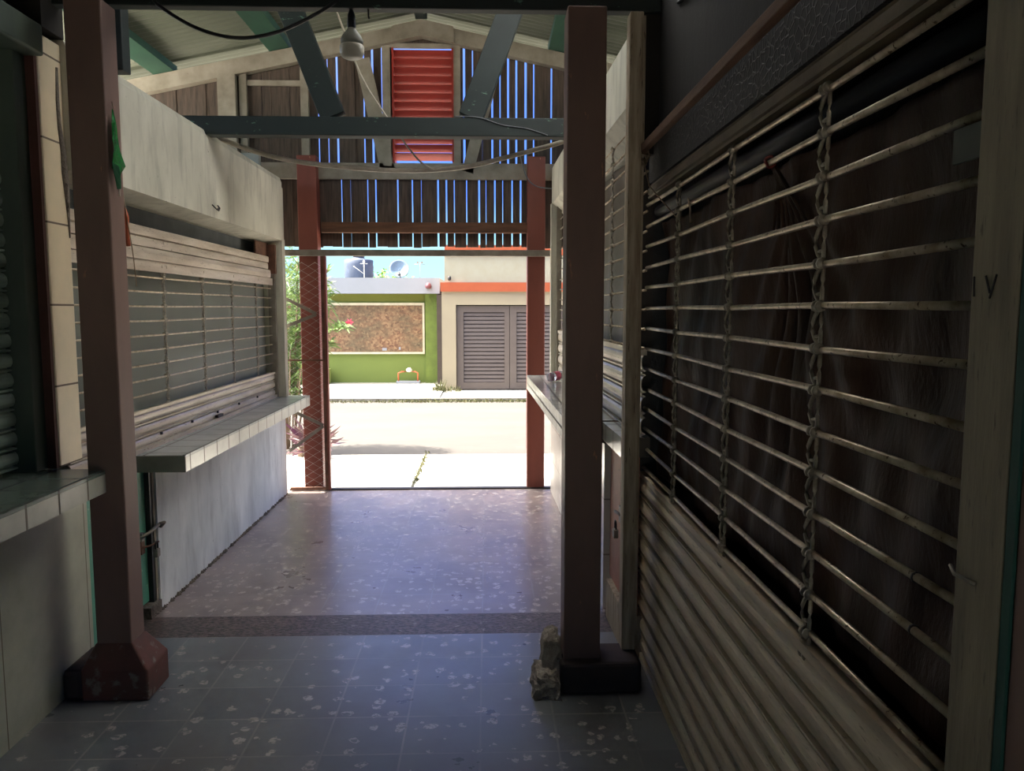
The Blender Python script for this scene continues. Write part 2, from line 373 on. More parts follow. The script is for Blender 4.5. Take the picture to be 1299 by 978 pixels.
def slats(b,x,y0,y1,z0,z1,pitch,depth=.012,sgn=1,ny=1):
    """curved interlocking slats: one continuous sheet profile in (x,z)"""
    n=max(1,round((z1-z0)/pitch));p=(z1-z0)/n;prof=[]
    for i in range(n):
        zz=z0+i*p
        prof+=[(x+sgn*depth*q,zz+p*r) for q,r in ((-.1,0),(.75,.03),(.8,.11),(-.2,.15),(-.25,.20),(.6,.26),(.95,.42),(1,.58),(.85,.76),(.45,.90),(-.2,.95))]
    prof.append((x,z1))
    back=[(px-sgn*.004,pz) for px,pz in prof][::-1]
    b.extr(prof+back,y0,y1,ny=ny)
def chainlinks(b,x,y,zs,w=.013,r=.0035):
    for a,c in zip(zs[:-1],zs[1:]):
        z0,z1=(a,c) if a<c else (c,a);z0+=.006;z1-=.004;pts=[]
        zm=(z0+z1)/2;h=z1-z0
        for k in range(14):
            t=2*math.pi*k/14
            pts.append((x+.004*math.cos(2*t),y+w*math.sin(t)*(.55+.45*abs(math.sin(t))),zm+h*.5*math.cos(t)))
        b.tube(pts,r,5,closed=True)
        b.tube([(x,y-w*.7,zm-h*.22),(x,y+w*.7,zm-h*.26)],r*.9,5)
    for z in zs:
        b.tube([(x-.002,y-.014,z),(x-.002,y-.006,z)],.0125,8);b.tube([(x-.002,y+.006,z),(x-.002,y+.014,z)],.0125,8)

# ---- far left rolling shutter with open grille
sh=thing('rolling_shutter','pale metal rolling shutter with chain-linked grille above long tiled counter, left side','shutter',(-1.81,5.0,.86))
XS=-1.815
b=MB()
for z0,z1,d in ((1.985,2.04,.018),(1.93,1.985,.012),(1.86,1.93,.03)):
    b.extr([(XS,z0),(XS+d,z0+.004),(XS+d*1.1,(z0+z1)/2),(XS+d,z1-.006),(XS,z1)],3.38,6.52)
b.build('roller_slats',M['alu'],sh)
b=MB();b.box(XS-.002,XS+.018,3.37,6.63,1.805,1.86);
for y in (4.40,4.46,5.04,5.62,6.22): b.box(XS+.017,XS+.021,y-.006,y+.006,1.83,1.845)
b.build('upper_rail',M['alu'],sh)
zr=[1.777-.0781*i for i in range(10)]
for z in zr: 
    b=MB();b.tube([(XS,3.37,z+.0),(XS,4.4,z-.003),(XS,5.5,z+.002),(XS,6.63,z)],.0052,7);b.build('rod',M['rod'],sh)
for y in (3.44,4.45,5.05,5.62,6.2):
    b=MB();chainlinks(b,XS+.002,y,[1.80]+zr,.014,.0034);b.build('link_chain',M['chain'],sh)
b=MB();slats(b,XS,3.37,6.64,.865,1.065,.067,.014);
b.build('slat_panel',M['alu'],sh)
b=MB();b.box(XS-.01,XS+.03,3.37,6.64,.862,.885);b.box(XS+.0,XS+.02,3.37,6.64,1.062,1.078);b.build('bottom_rail',M['alu'],sh)
for y in (4.3,4.75,5.2,5.65,6.1): MB().box(XS+.012,XS+.022,y-.008,y+.008,.915,.93).build('rivet',M['dark_steel'],sh)
MB().box(XS+.02,XS+.04,5.14,5.24,.89,.908).build('latch',M['dark_steel'],sh)
MB().box(XS-.02,XS+.035,6.62,6.66,.86,1.95).build('guide_rail',M['steel_grey'],sh)
b=MB();b.box(XS-.035,XS-.02,6.30,6.66,1.93,2.15);b.box(XS-.035,XS+.05,6.60,6.64,1.90,2.14);b.build('end_bracket',M['rust'],sh)
# grey board closing the gap over the roller
struct(MB().box(-1.96,-1.94,3.37,6.69,2.0,2.2).build('wall_left_gap_board',mat('blue_grey_board',S(110,116,118),.8)))
t=NT('dusty_grey_screen');t.fin(S(150,152,142),.8);tp=t.n('ShaderNodeBsdfTransparent');mx=t.n('ShaderNodeMixShader');mx.inputs[0].default_value=.62
t.l(tp.outputs[0],mx.inputs[1]);t.l(t.b.outputs[0],mx.inputs[2]);t.l(mx.outputs[0],t.out.inputs[0]);M['screen']=t.m
b=MB();v=[];f=[]
for j in range(61):
    y=3.38+3.26*j/60;xo=-1.88+.004*math.sin(y*7)+.003*math.sin(y*19);v+=[(xo,y,.87),(xo,y,2.02)]
for j in range(60): f.append((2*j,2*j+1,2*j+3,2*j+2))
b.add(v,f,True);tag(b.build('mesh_screen',M['screen']),'dusty grey see-through screen hung behind the left grille','screen')
# pale cabinet seen through the grille
cb_=thing('chest_cabinet','pale chest cabinet with a lid standing behind the left grille','cabinet',(-2.25,5.7,0))
MB().box(-2.50,-2.03,5.05,6.30,0,1.24).build('body',M['freezer'],cb_,bevel=.02)
MB().box(-2.52,-2.01,5.03,6.32,1.25,1.31).build('lid',M['freezer'],cb_,bevel=.015)
# ---- near left solid shutter in its green frame
sh=thing('rolling_shutter','dark green solid slatted shutter over the nearest left counter','shutter',(-1.87,1.5,.96))
b=MB();slats(b,-1.88,-2.5,3.12,.97,2.6,.078,.02);b.build('slat_panel',M['alu_green'],sh)
MB().box(-1.93,-1.792,3.10,3.193,.956,2.66).build('side_frame',M['green_frame'],sh,bevel=.004)
MB().box(-1.79,-1.755,3.175,3.195,.956,2.66).build('edge_strip',mat('dark_red_strip',S(84,50,42),.8),sh)
MB().box(-1.95,-1.72,-2.5,3.19,2.58,2.70).build('head_beam',M['green_frame'],sh,bevel=.01)

# ---- counters
def counter(label,x0,x1,y0,y1,z1,th,mt,ms,me,tf=None):
    c=thing('counter',label,'counter',((x0+x1)/2,(y0+y1)/2,z1-th))
    if tf: c['_w']=tf(*c['_w']);c.location=c['_w']
    e=.012
    b=MB(tf);b.box(x0,x1,y0+e,y1-e,z1-.012,z1);b.build('worktop',mt,c)
    b=MB(tf);b.box(x0+.01,x1-.01,y0+.01,y1-.01,z1-th,z1-.012);b.build('slab',ms,c)
    b=MB(tf)
    if me:
        xe=x1 if me>0 else x0
        b.box(min(xe,xe-me*.011),max(xe,xe-me*.011),y0+.011,y1-.011,z1-th-.002,z1-.013)
    b.build('edge_tiles',M['ctile'] if th<.09 and z1<.9 else M['ctile_near'],c)
    MB(tf).box(x0,x1,y0,y0+.011,z1-th-.002,z1-.002).build('end_face',M['counter_end'],c)
    return c
M['counter_end']=mat('grey_counter_end',S(146,142,134),.7,c2=S(122,118,112))
M['counter_end_r']=M['counter_end']
counter('white tiled counter running below the left grille to the street opening',-1.935,-1.54,3.95,6.76,.862,.085,M['ctop'],M['concrete'],1)
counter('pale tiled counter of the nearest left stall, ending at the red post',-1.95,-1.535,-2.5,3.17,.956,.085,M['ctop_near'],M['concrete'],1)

# ---- teal half door
dr=thing('half_door','teal green half door with sliding bolt beside the left red post','door',(-1.79,3.66,0))
MB().box(-1.82,-1.79,3.39,4.035,.07,.772).build('panel',M['teal'],dr)
MB().box(-1.83,-1.765,4.036,4.06,.03,.772).build('stile',M['dark_steel'],dr)
MB().box(-1.83,-1.76,4.061,4.084,.0,.772).build('jamb_strip',M['white_wood'],dr)
b=MB();b.tube([(-1.77,3.92,.44),(-1.748,3.99,.455),(-1.74,4.08,.47)],.009,8);b.tube([(-1.74,4.08,.47),(-1.72,4.095,.475),(-1.745,4.11,.45)],.01,8)
b.box(-1.79,-1.765,3.93,3.96,.42,.46);b.build('bolt',M['steel_grey'],dr)
b=MB();b.tube([(-1.775,3.93,.385),(-1.745,3.98,.385),(-1.735,4.05,.385)],.006,8);b.box(-1.789,-1.77,3.93,3.97,.35,.42);b.build('hasp',M['rust'],dr)
def padlock(label,x,y,z,sx,grp=None):
    p=thing('padlock',label,'padlock',(x,y,z))
    b=MB();v=[]
    b.box(x-.012,x+.012,y-.02,y+.02,z,z+.045);b.build('lock_body',M['steel_grey'],p,bevel=.005)
    b=MB();b.tube([(x,y-.014,z+.04),(x,y-.014,z+.07),(x,y-.007,z+.083),(x,y+.007,z+.083),(x,y+.014,z+.07),(x,y+.014,z+.04)],.0042,8);b.build('shackle',M['dark_steel'],p)
    return p
padlock('small padlock hanging from the bolt of the teal half door',-1.733,4.02,.312,1)

# ------------------------------------------------------------ right far stall (its line leans slightly)
def RT(x,y,z): return (x+.63-.0215*(y-3.35),y,z)   # x: offset from stall face
b=MB(RT);b.box(0,.16,4.02,6.76,0,.93);struct(b.build('wall_right_low',M['wtile']))
b=MB(RT);b.extr([(.0,2.50),(.0,2.80),(.03,2.84),(.3,2.84),(.3,2.40),(.12,2.40)],3.36,6.76,ny=10);struct(b.build('wall_right_header',M['plaster']))
b=MB(RT);b.box(-.01,.05,6.70,6.78,.9,2.5);struct(b.build('wall_right_end',M['plaster']))
struct(MB().box(.7,3.0,6.69,6.75,-.1,2.9).build('wall_right_return',M['screen_wall']))
struct(MB().box(2.9,3.0,-3,6.75,0,2.75).build('wall_right_back',M['screen_wall']))
sh=thing('rolling_shutter','pale grille and slat shutter behind the right red post near the street','shutter',RT(.06,5,.95))
X3=.065
zr3=[2.45-.085*i for i in range(13)]
for z in zr3: MB(RT).tube([(X3,3.40,z),(X3,6.69,z)],.0055,7).build('rod',M['rod'],sh)
for y in (3.62,4.2,4.85,5.5,6.1):
    b=MB(RT);chainlinks(b,X3-.004,y,zr3,.015,.0034);b.build('link_chain',M['chain'],sh)
b=MB(RT);slats(b,X3,3.40,6.69,1.03,1.41,.095,.016,-1);b.build('slat_panel',M['alu'],sh)
MB(RT).box(X3-.02,X3+.01,3.40,6.69,1.40,1.425).build('upper_rail',M['alu'],sh)
MB(RT).box(X3-.03,X3+.01,6.66,6.70,1.03,2.5).build('guide_rail',M['white_wood'],sh)
b=MB(RT);rs=random.Random(5);n=40
for j in range(n):
    pass
def sheet(name,label,m,x,y0,y1,z0,z1,fn,tf=None,ny=90,nz=60):
    b=MB(tf);v=[];f=[]
    for j in range(ny+1):
        for k in range(nz+1):
            y=y0+(y1-y0)*j/ny;z=z0+(z1-z0)*k/nz;v.append((x+fn(y,z),y,z))
    for j in range(ny):
        for k in range(nz):
            a=j*(nz+1)+k;f.append((a,a+1,a+nz+2,a+nz+1))
    b.add(v,f,True);o=b.build(name,m);tag(o,label,'tarpaulin')
    sd=o.modifiers.new('thick','SOLIDIFY');sd.thickness=.002;return o
sheet('plastic_sheet','grey brown sheet hung behind the right far grille',mat('grey_brown_sheet',S(120,112,98),.6,c2=S(92,84,72),scale=2),.13,3.60,6.65,1.1,2.38,lambda y,z:.01*math.sin(y*14+z*2),RT)
c=counter('tiled counter on the right with an empty plastic bottle on it',-.215,.12,3.93,6.72,1.035,.115,M['ctop'],M['concrete'],-1,RT)
for ch in c.children:
    if ch.name.startswith('end_face'): ch.data.materials[0]=mat('brown_counter_end',S(110,84,76),.7)
struct(MB(RT).box(-.0,.16,3.42,3.93,0.0,.20).build('wall_right_sill',M['jamb_wood']))
dr=thing('half_door','brown pink half door with padlock beside the right wooden jamb','door',RT(.05,3.7,.2))
MB(RT).box(.03,.06,3.44,4.0,.2,1.0).build('panel',M['pink_door'],dr)
MB(RT).box(.0,.04,3.43,3.50,.2,1.0).build('stile',mat('tan_stile',S(196,160,130),.7),dr)
b=MB(RT);b.tube([(.02,3.60,.62),(.0,3.70,.62)],.008,8);b.box(.01,.03,3.62,3.66,.58,.66);b.build('hasp',M['steel_grey'],dr)
p_=RT(-.005,3.66,.50);padlock('small padlock hanging on the brown pink half door',*p_,1)
# worn tile block over the door
b=MB(RT);b.box(-.03,.10,3.42,3.925,.94,1.03);struct(b.build('trim_5',M['ctop']))
# wooden jamb between the two right stalls
MBj=MB().box(.577,.632,3.22,3.30,.13,2.79).box(.634,.650,3.262,3.31,.13,2.79)
tag(MBj.build('timber_jamb',M['jamb_wood'],bevel=.004),'tall peeling timber jamb standing between the two right shutters','jamb')
# bottle on the counter
bt=thing('plastic_bottle','empty clear bottle with pink label lying on the right counter','bottle',RT(-.06,6.1,1.035))
bx,by,bz=RT(-.09,6.05,1.072);d=Vector((.75,.62,.10)).normalized()
def along(prof,m,nm):
    b=MB();pts=[(Vector((bx,by,bz))+d*h) for r,h in prof];b.tube(pts,[r for r,h in prof],14);b.build(nm,m,bt)
along([(.02,0),(.034,.004),(.036,.02),(.034,.03),(.036,.05)],M['clear'],'bottle_base')
along([(.036,.051),(.0365,.055),(.0365,.10),(.036,.105)],M['label_pink'],'bottle_label')
along([(.036,.106),(.034,.13),(.024,.155),(.014,.17),(.013,.19)],M['clear'],'bottle_neck')
along([(.017,.19),(.017,.215),(.012,.217)],M['cap_dark'],'cap')

# ------------------------------------------------------------ near right stall
sh=thing('rolling_shutter','large grimy shutter at the right with chain-linked rods over brown plastic','shutter',(.72,2.3,0))
XR=.715
zr4=[2.06-.0905*i for i in range(14)]
Y0,Y1=1.06,3.50
for i,z in enumerate(zr4):
    yy=[Y1-.01,2.91,2.28,1.64,Y0]
    b=MB();b.tube([(XR,y,z+((-1)**(i+k))*.002) for k,y in enumerate(yy)],.0078,10);b.build('rod',M['rod'],sh)
for y in (2.90,2.27,1.65):
    b=MB();chainlinks(b,XR-.004,y,zr4+[zr4[-1]-.05],.021,.0050);b.build('link_chain',M['chain'],sh)
b=MB();slats(b,XR,Y0,Y1,.02,.84,.091,.02,-1);b.build('slat_panel',M['alu_dirty'],sh)
b=MB();b.box(XR-.018,XR+.01,Y0,Y1,.838,.862);b.build('slat_rail',M['alu_dirty'],sh)
b=MB();b.box(XR-.02,XR+.02,Y0,Y1+.02,-.0,.03);b.build('bottom_rail',M['alu_dirty'],sh)
b=MB();b.extr([(XR+.03,2.080),(XR-.012,2.080),(XR-.014,2.088),(XR-.004,2.092),(XR-.015,2.097),(XR-.015,2.122),(XR-.004,2.127),(XR-.012,2.132),(XR+.03,2.137)],Y0,3.42);b.build('roller_casing',mat('dull_casing',S(120,106,82),.55,metal=.2,c2=S(86,76,58)),sh)
MB().tube([(XR+.05,Y0,2.03),(XR+.05,3.45,2.03)],.03,12).build('roller_tube',M['black'],sh)
MB().box(XR-.02,XR+.03,3.505,3.53,0,2.2).build('guide_rail',M['dark_steel'],sh)
MB().box(XR-.02,XR-.014,1.10,1.165,1.815,1.865).build('tape_patch',mat('grey_tape',S(92,100,88),.7),sh)
for z in (zr4[11],zr4[10]): 
    MB().tube([(XR,1.235,z),(XR,1.24,z)],.0095,8).build('rod_joint',M['dark_steel'],sh)
KY,KZ=1.985,1.975
def fold(y,z):
    dy=y-KY;dz=max(KZ-z,.001);r=math.hypot(dy,dz);a=math.atan2(dy,dz)
    near=max(0,1-abs(a)/1.1)
    v=.018*math.sin(a*26)*near*min(1,r*3)*math.exp(-r*.6)
    v+=.012*math.sin(y*9+math.sin(z*5)*1.3)+.008*math.sin(z*17+y*6)+.006*math.sin(y*31+z*11)
    return v-.03*math.exp(-((dy/.05)**2))*math.exp(-dz*8)
sheet('plastic_sheet','dark brown plastic sheet tied up behind the large right grille',M['tarp'],.80,1.08,3.48,.85,1.985,fold,ny=220,nz=90)
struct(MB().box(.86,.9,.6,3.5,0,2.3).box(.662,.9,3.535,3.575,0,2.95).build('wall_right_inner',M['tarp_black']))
kn=thing('tied_knot','red cord knot gathering the brown sheet on the second rod','knot',(XR,KY,KZ))
b=MB();b.tube([(XR+.012*math.cos(t),KY+.006*math.sin(3*t),1.972+.013*math.sin(t)) for t in [k*.5 for k in range(26)]],.004,6);b.build('cord_loops',mat('dark_red_cord',S(140,48,38),.6),kn)
b=MB()
for k in range(7):
    a=-.5+k*.16;b.tube([(XR+.01,KY,1.965),(XR+.03,KY+.04*a,1.92),(XR+.055,KY+.25*a,1.80)],[.006,.006,.004],5)
b.build('gathered_folds',M['tarp'],kn)
# dark mesh panel, head timber, wall above
tag(MB().box(.70,.72,1.06,3.40,2.14,2.30).build('wire_netting',M['meshpanel']),'dark wire mesh panel between the head timber and shutter casing','panel')
tag(MB().box(.628,.655,.5,3.40,2.240,2.272).build('head_timber',M['stair_wood'],bevel=.003),'brown timber batten tied above the large right shutter','timber')
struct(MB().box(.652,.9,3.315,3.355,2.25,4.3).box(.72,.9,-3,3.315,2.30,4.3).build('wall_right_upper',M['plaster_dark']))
b=MB();b.tube([(.715,3.0,2.74),(.712,2.6,2.66),(.712,2.3,2.61),(.712,1.5,2.50)],.006,6);tag(b.build('wall_cable',M['black']),'thin black cable along the dark wall above the batten','cable')
b=MB();pts=[]
for k in range(30):
    t=k*.9;pts.append((.635+.032*math.cos(t),3.30+.03*math.sin(t*1.3)-.04,2.25+.03*math.sin(t)-.0012*k))
b.tube(pts,.004,5);b.tube([(.64,3.24,2.22),(.66,3.2,2.1),(.70,3.0,1.98),(.72,2.92,1.93)],.003,5)
tag(b.build('rope_tie',M['rope']),'twisted rope tying the brown batten to the timber jamb','rope')
b=MB();b.tube([(XR,2.76,1.97),(XR-.012,2.74,1.985),(XR-.01,2.72,1.95),(XR-.012,2.70,1.90)],.004,5);tag(b.build('string_scrap',M['rope']),'short twist of string knotted on a rod of the large right grille','string')
# right-hand edge jamb + red post
jb=thing('timber_jamb','grey painted timber jamb marked IV at the right edge of frame','jamb',(.69,1.0,0))
MB().box(.665,.74,.955,1.055,0,2.29).build('jamb_post',mat('grey_green_jamb',S(150,140,116),.7,c2=S(118,110,92),scale=9,stretch=(3,3,.4),spots=S(100,92,78),sc2=40,slo=.6,shi=.7,bump=.3),jb,bevel=.003)
b=MB();xj=.6635
for (ya,za),(yb,zb) in (((1.047,1.645),(1.045,1.618)),((1.022,1.645),(1.012,1.622)),((1.0,1.646),(1.012,1.615))):
    b.beam((xj,ya,za),(xj,yb,zb),.0025,.0015,(1,0,0))
b.build('marker_strokes',M['dkpatch'],jb)
MB().tube([(.655,1.05,1.24),(.648,1.03,1.235),(.66,1.0,1.23)],.003,6).build('nail',M['steel_grey'],jb)
po=thing('red_post','red painted timber post at the right edge of frame beside the marked jamb','post',(.7,.86,0))
MB().box(.667,.80,.80,.935,0,2.29).build('shaft',M['red_post_dark'],po,bevel=.004)
MB().box(.664,.669,.936,.952,0.9,1.72).build('teal_edge',mat('dark_teal_paint',S(30,80,72),.7),po)

# ------------------------------------------------------------ posts
def post(label,x0,x1,y0,y1,z1,m,base=None,grp='red roof posts'):
    p=thing('roof_post',label,'post',((x0+x1)/2,(y0+y1)/2,0),grp)
    b=MB();ny=12;v=[]
    b.box(x0,x1,y0,y1,0,z1);b.build('shaft',m,p,bevel=.006)
    return p
p=post('near red post on the left with green foil hanging from it',-1.605,-1.464,3.12,3.245,2.78,M['red_post_dark'])
def flare(b,x0,x1,y0,y1,e,ez,z1,z2):
    v=[(x0-e,y0-e*.4,0),(x1+ez,y0-e*.4,0),(x1+ez,y1+e,0),(x0-e,y1+e,0),
       (x0-e,y0-e*.4,z1),(x1+ez,y0-e*.4,z1),(x1+ez,y1+e,z1),(x0-e,y1+e,z1),
       (x0-.003,y0-.003,z2),(x1+.003,y0-.003,z2),(x1+.003,y1+.003,z2),(x0-.003,y1+.003,z2)]
    b.add(v,[(0,3,2,1),(0,1,5,4),(1,2,6,5),(2,3,7,6),(3,0,4,7),(4,5,9,8),(5,6,10,9),(6,7,11,10),(7,4,8,11),(8,9,10,11)])
b=MB();flare(b,-1.605,-1.464,3.12,3.245,.06,.07,.13,.24);b.build('base',M['plinth_red'],p,bevel=.008)
b=MB();b.box(-1.745,-1.66,3.10,3.36,0,.13);b.build('footing',M['plinth'],p,bevel=.02)
p=post('near red post in the middle right standing on a dark plinth',.318,.472,3.14,3.29,2.78,M['red_post_dark'])
b=MB();b.box(.30,.64,3.09,3.30,0,.135);b.build('plinth',M['plinth'],p,bevel=.015)
b=MB()
rs=random.Random(11)
def rough(b,x0,x1,y0,y1,h,rs):
    nx,ny,nz=5,8,5;ids={};v=[];f=[]
    def vid(i,j,k):
        if (i,j,k) not in ids:
            u,w,q=i/nx,j/ny,k/nz
            tap=1-.28*q*q;cx,cy=(x0+x1)/2,(y0+y1)/2
            ids[(i,j,k)]=len(v)
            v.append((cx+(x0-cx+(x1-x0)*u)*tap+rs.uniform(-.009,.009),cy+(y0-cy+(y1-y0)*w)*tap+rs.uniform(-.010,.010),max(0,h*q*(1-.10*(abs(u-.5)+abs(w-.5)))+(rs.uniform(-.009,.009) if k else 0))))
        return ids[(i,j,k)]
    for i in range(nx):
        for j in range(ny):
            f.append((vid(i,j,nz),vid(i+1,j,nz),vid(i+1,j+1,nz),vid(i,j+1,nz)));f.append((vid(i,j,0),vid(i,j+1,0),vid(i+1,j+1,0),vid(i+1,j,0)))
    for k in range(nz):
        for i in range(nx):
            f.append((vid(i,0,k),vid(i+1,0,k),vid(i+1,0,k+1),vid(i,0,k+1)));f.append((vid(i,ny,k),vid(i,ny,k+1),vid(i+1,ny,k+1),vid(i+1,ny,k)))
        for j in range(ny):
            f.append((vid(0,j,k),vid(0,j,k+1),vid(0,j+1,k+1),vid(0,j+1,k)));f.append((vid(nx,j,k),vid(nx,j+1,k),vid(nx,j+1,k+1),vid(nx,j,k+1)))
    b.add(v,f)
rough(b,.228,.318,3.13,3.36,.215,rs)
b.build('broken_mortar',M['mortar'],p)
b=MB();rough(b,.185,.30,3.05,3.26,.10,rs)
b.build('broken_mortar',M['mortar'],p)
p=post('far red post on the left behind the chain-link gate leaf',-1.63,-1.465,6.86,7.0,2.92,M['red_paint'])
p=post('far red post on the right at the street opening',.352,.508,6.86,7.0,2.92,M['red_paint'])

# ------------------------------------------------------------ trusses
def truss(name,label,y0,y1,m,zt0,zt1,xa,xb,struts,raf=True):
    t_=thing(name,label,'truss',(-.56,(y0+y1)/2,zt0),'roof trusses')
    MB().box(xa,xb,y0,y1,zt0,zt1).build('tie_beam',m,t_,bevel=.005)
    ym=(y0+y1)/2
    for (x_0,z_0,x_1,z_1,w) in struts:
        MB().beam((x_0,ym,z_0),(x_1,ym,z_1),y1-y0-.01,w,(0,0,1)).build('strut',m,t_,bevel=.004)
    if raf:
        for s_ in (-1,1):
            xe=-.55+s_*2.9;b=MB();zz=3.96-.205*2.9
            b.prism([(-.55,3.90),(-.55,4.03),(xe,zz+.065),(xe,zz-.065)],y0,y1);b.build('rafter',m,t_)
    return t_
truss('roof_truss','dark green middle truss spanning the corridor above',4.95,5.05,M['green_paint'],2.672,2.785,-1.95,.60,
  [(-.95,2.79,-1.34,3.80,.15),(-.10,2.79,.29,3.80,.15)])
truss('roof_truss','nearest dark green beam across the top between the two near posts',3.28,3.335,M['green_paint'],2.812,2.95,-1.93,.715,[(-.95,2.95,-1.3,3.8,.13),(-.10,2.95,.25,3.8,.13)])
for nm_ in (('dark green upright stud hanging just behind the left near post top',-1.70,-1.612,3.62,3.70,2.66,3.88),):
    tag(MB().box(*nm_[1:]).build('roof_stud',M['green_paint'],bevel=.004),nm_[0],'stud')
# gable truss, whitewashed
g=thing('gable_truss','whitewashed gable truss with struts against the plank gable wall','truss',(-.56,6.95,2.74),'roof trusses')
YA,YB=6.90,6.985
MB().box(-2.9,1.9,YA+.055,YB+.006,2.735,2.875).build('tie_beam',M['white_wood'],g,bevel=.004)
for s_,nm in ((-1,''),(1,'')):
    xe=-.55+s_*3.0;zz=4.05-.205*3.0
    b=MB();b.prism([(-.55,3.925),(-.55,4.045),(xe,zz),(xe,zz-.135)],YA,YB);b.build('rafter',M['white_wood'],g)
MB().prism([(-.80,3.87),(-.80,4.0),(-.55,4.055),(-.28,4.0),(-.28,3.87),(-.55,3.925)],YA-.02,YA).build('ridge_plate',M['white_wood'],g)
b=MB();b.beam((-1.07,6.975,3.75),(-.86,6.975,2.80),.04,.125,(0,0,1));b.build('strut',M['white_wood'],g)
b=MB();b.beam((.09,6.975,3.75),(-.17,6.975,2.80),.04,.10,(0,0,1));b.build('strut',M['white_wood'],g)
for x in (-.865,-.262):
    MB().box(x-.035,x+.035,YA+.05,YB,2.85,3.93).build('vent_post',M['white_wood'],g)
MB().box(-.83,-.30,YA+.05,YB,3.845,3.88).build('vent_rail',M['white_wood'],g)
MB().box(-2.29,-2.14,YA-.006,YB,2.85,3.60).build('king_stud',M['white_wood'],g)
MB().box(-2.12,-2.06,YA+.04,YB,2.85,3.70).build('side_stud',M['white_wood'],g)
MB().box(-2.06,-1.6,YA+.06,YB,3.52,3.565).build('side_rail',M['white_wood'],g)
MB().box(-1.60,-1.535,YA+.04,YB,2.85,3.78).build('side_stud',M['white_wood'],g)
MB().box(1.05,1.2,YA-.006,YB,2.85,3.58).build('king_stud',M['white_wood'],g)
tag(MB().box(-1.44,.36,6.90,6.95,2.27,2.36).build('plank_rail',M['rail_wood'],bevel=.003),'brown horizontal rail nailed along the lower gable planks','rail')
# plank gable wall with gaps
def px2x(px,Y=7.02): return (px-VX)*Y/F
def planks(b,gaps,x0,x1,zlo,zhi,skip=None,seed=1):
    rs=random.Random(seed)
    ed=[(px2x(p)+.0,w) for p,w in gaps];ed.sort()
    out=[];cur=x0
    for gx,w in ed+[(x1,0)]:
        a,bq=cur,gx-w/2;n=max(1,round((bq-a)/.085))
        for i in range(n):
            xa=a+(bq-a)*i/n;xb=a+(bq-a)*(i+1)/n
            if i<n-1: xb-=.0006
            out.append((xa,xb))
        cur=gx+w/2
    for xa,xb in out:
        xm=(xa+xb)/2
        if skip and skip[0]<xm<skip[1]: 
            lo=skip[3]
        else: lo=zlo
        z0=lo(xm,rs) if callable(lo) else lo
        d=rs.uniform(-.006,.006)
        zt=zhi(xm)
        b.add([(x,y,z) for z in (z0,1e9) for y in (7.0+d,7.022+d) for x in (xa,xb)],[]) if False else b.add(
          [(xa,7.0+d,z0),(xb,7.0+d,z0),(xb,7.022+d,z0),(xa,7.022+d,z0),(xa,7.0+d,zhi(xa)),(xb,7.0+d,zhi(xb)),(xb,7.022+d,zhi(xb)),(xa,7.022+d,zhi(xa))],
          [(0,3,2,1),(4,5,6,7),(0,1,5,4),(1,2,6,5),(2,3,7,6),(3,0,4,7)])
roofz=lambda x: 4.06-.205*abs(x+.55)
W=.020;w=.010
up=[(413,w),(424.5,w),(436,W),(468.5,w+.004),(479,W),(490.6,w+.004),(584,w),(590.6,W),(601,w),(625,W-.004),(634.6,w),(644.5,W-.003),(654.6,W-.003),(666,W),(676,w+.002),(697.7,w+.004),(345,.004),(312,.004),(255,.003),(720,.008),(735,.01)]
lo_=[(439,w),(450,.004),(471,w),(481,w+.004),(508,W-.006),(526,w+.002),(537,.005),(557.7,W-.004),(568,w+.004),(577.7,w-.001),(593,w-.001),(608.5,W-.004),(617,.005),(628,w+.004),(637.7,.007),(649.4,w+.002),(660,w+.004),(669,.008),(690,.004)]
b=MB()
planks(b,lo_,-3.3,2.2,lambda x,rs:2.150+rs.uniform(-.006,.010),lambda x:2.80,seed=2)
planks(b,up,-3.3,2.2,2.801,roofz,skip=(-.84,-.27,None,3.86),seed=3)
struct(b.build('wall_gable',M['plank']))
# louvred vent
v_=thing('louvred_vent','red slatted louvre vent in the middle of the plank gable','vent',(-.55,7.0,2.89))
for i in range(13):
    z=2.915+.0722*i
    b=MB();b.beam((-.80,7.0,z+.020),(-.30,7.0,z+.020),.006,.0965,(0,.866,-.5) );b.build('slat',M['vent_red'],v_)
for x_ in (-.815,-.30): MB().box(x_,x_+.015,6.94,7.11,2.88,3.842).build('side_frame',M['vent_red'],v_)
# gate track bar
tag(MB().box(-1.745,.57,6.80,6.845,2.062,2.115).build('gate_track',M['steel_grey'],bevel=.004),'grey steel bar across the street opening above head height','bar')

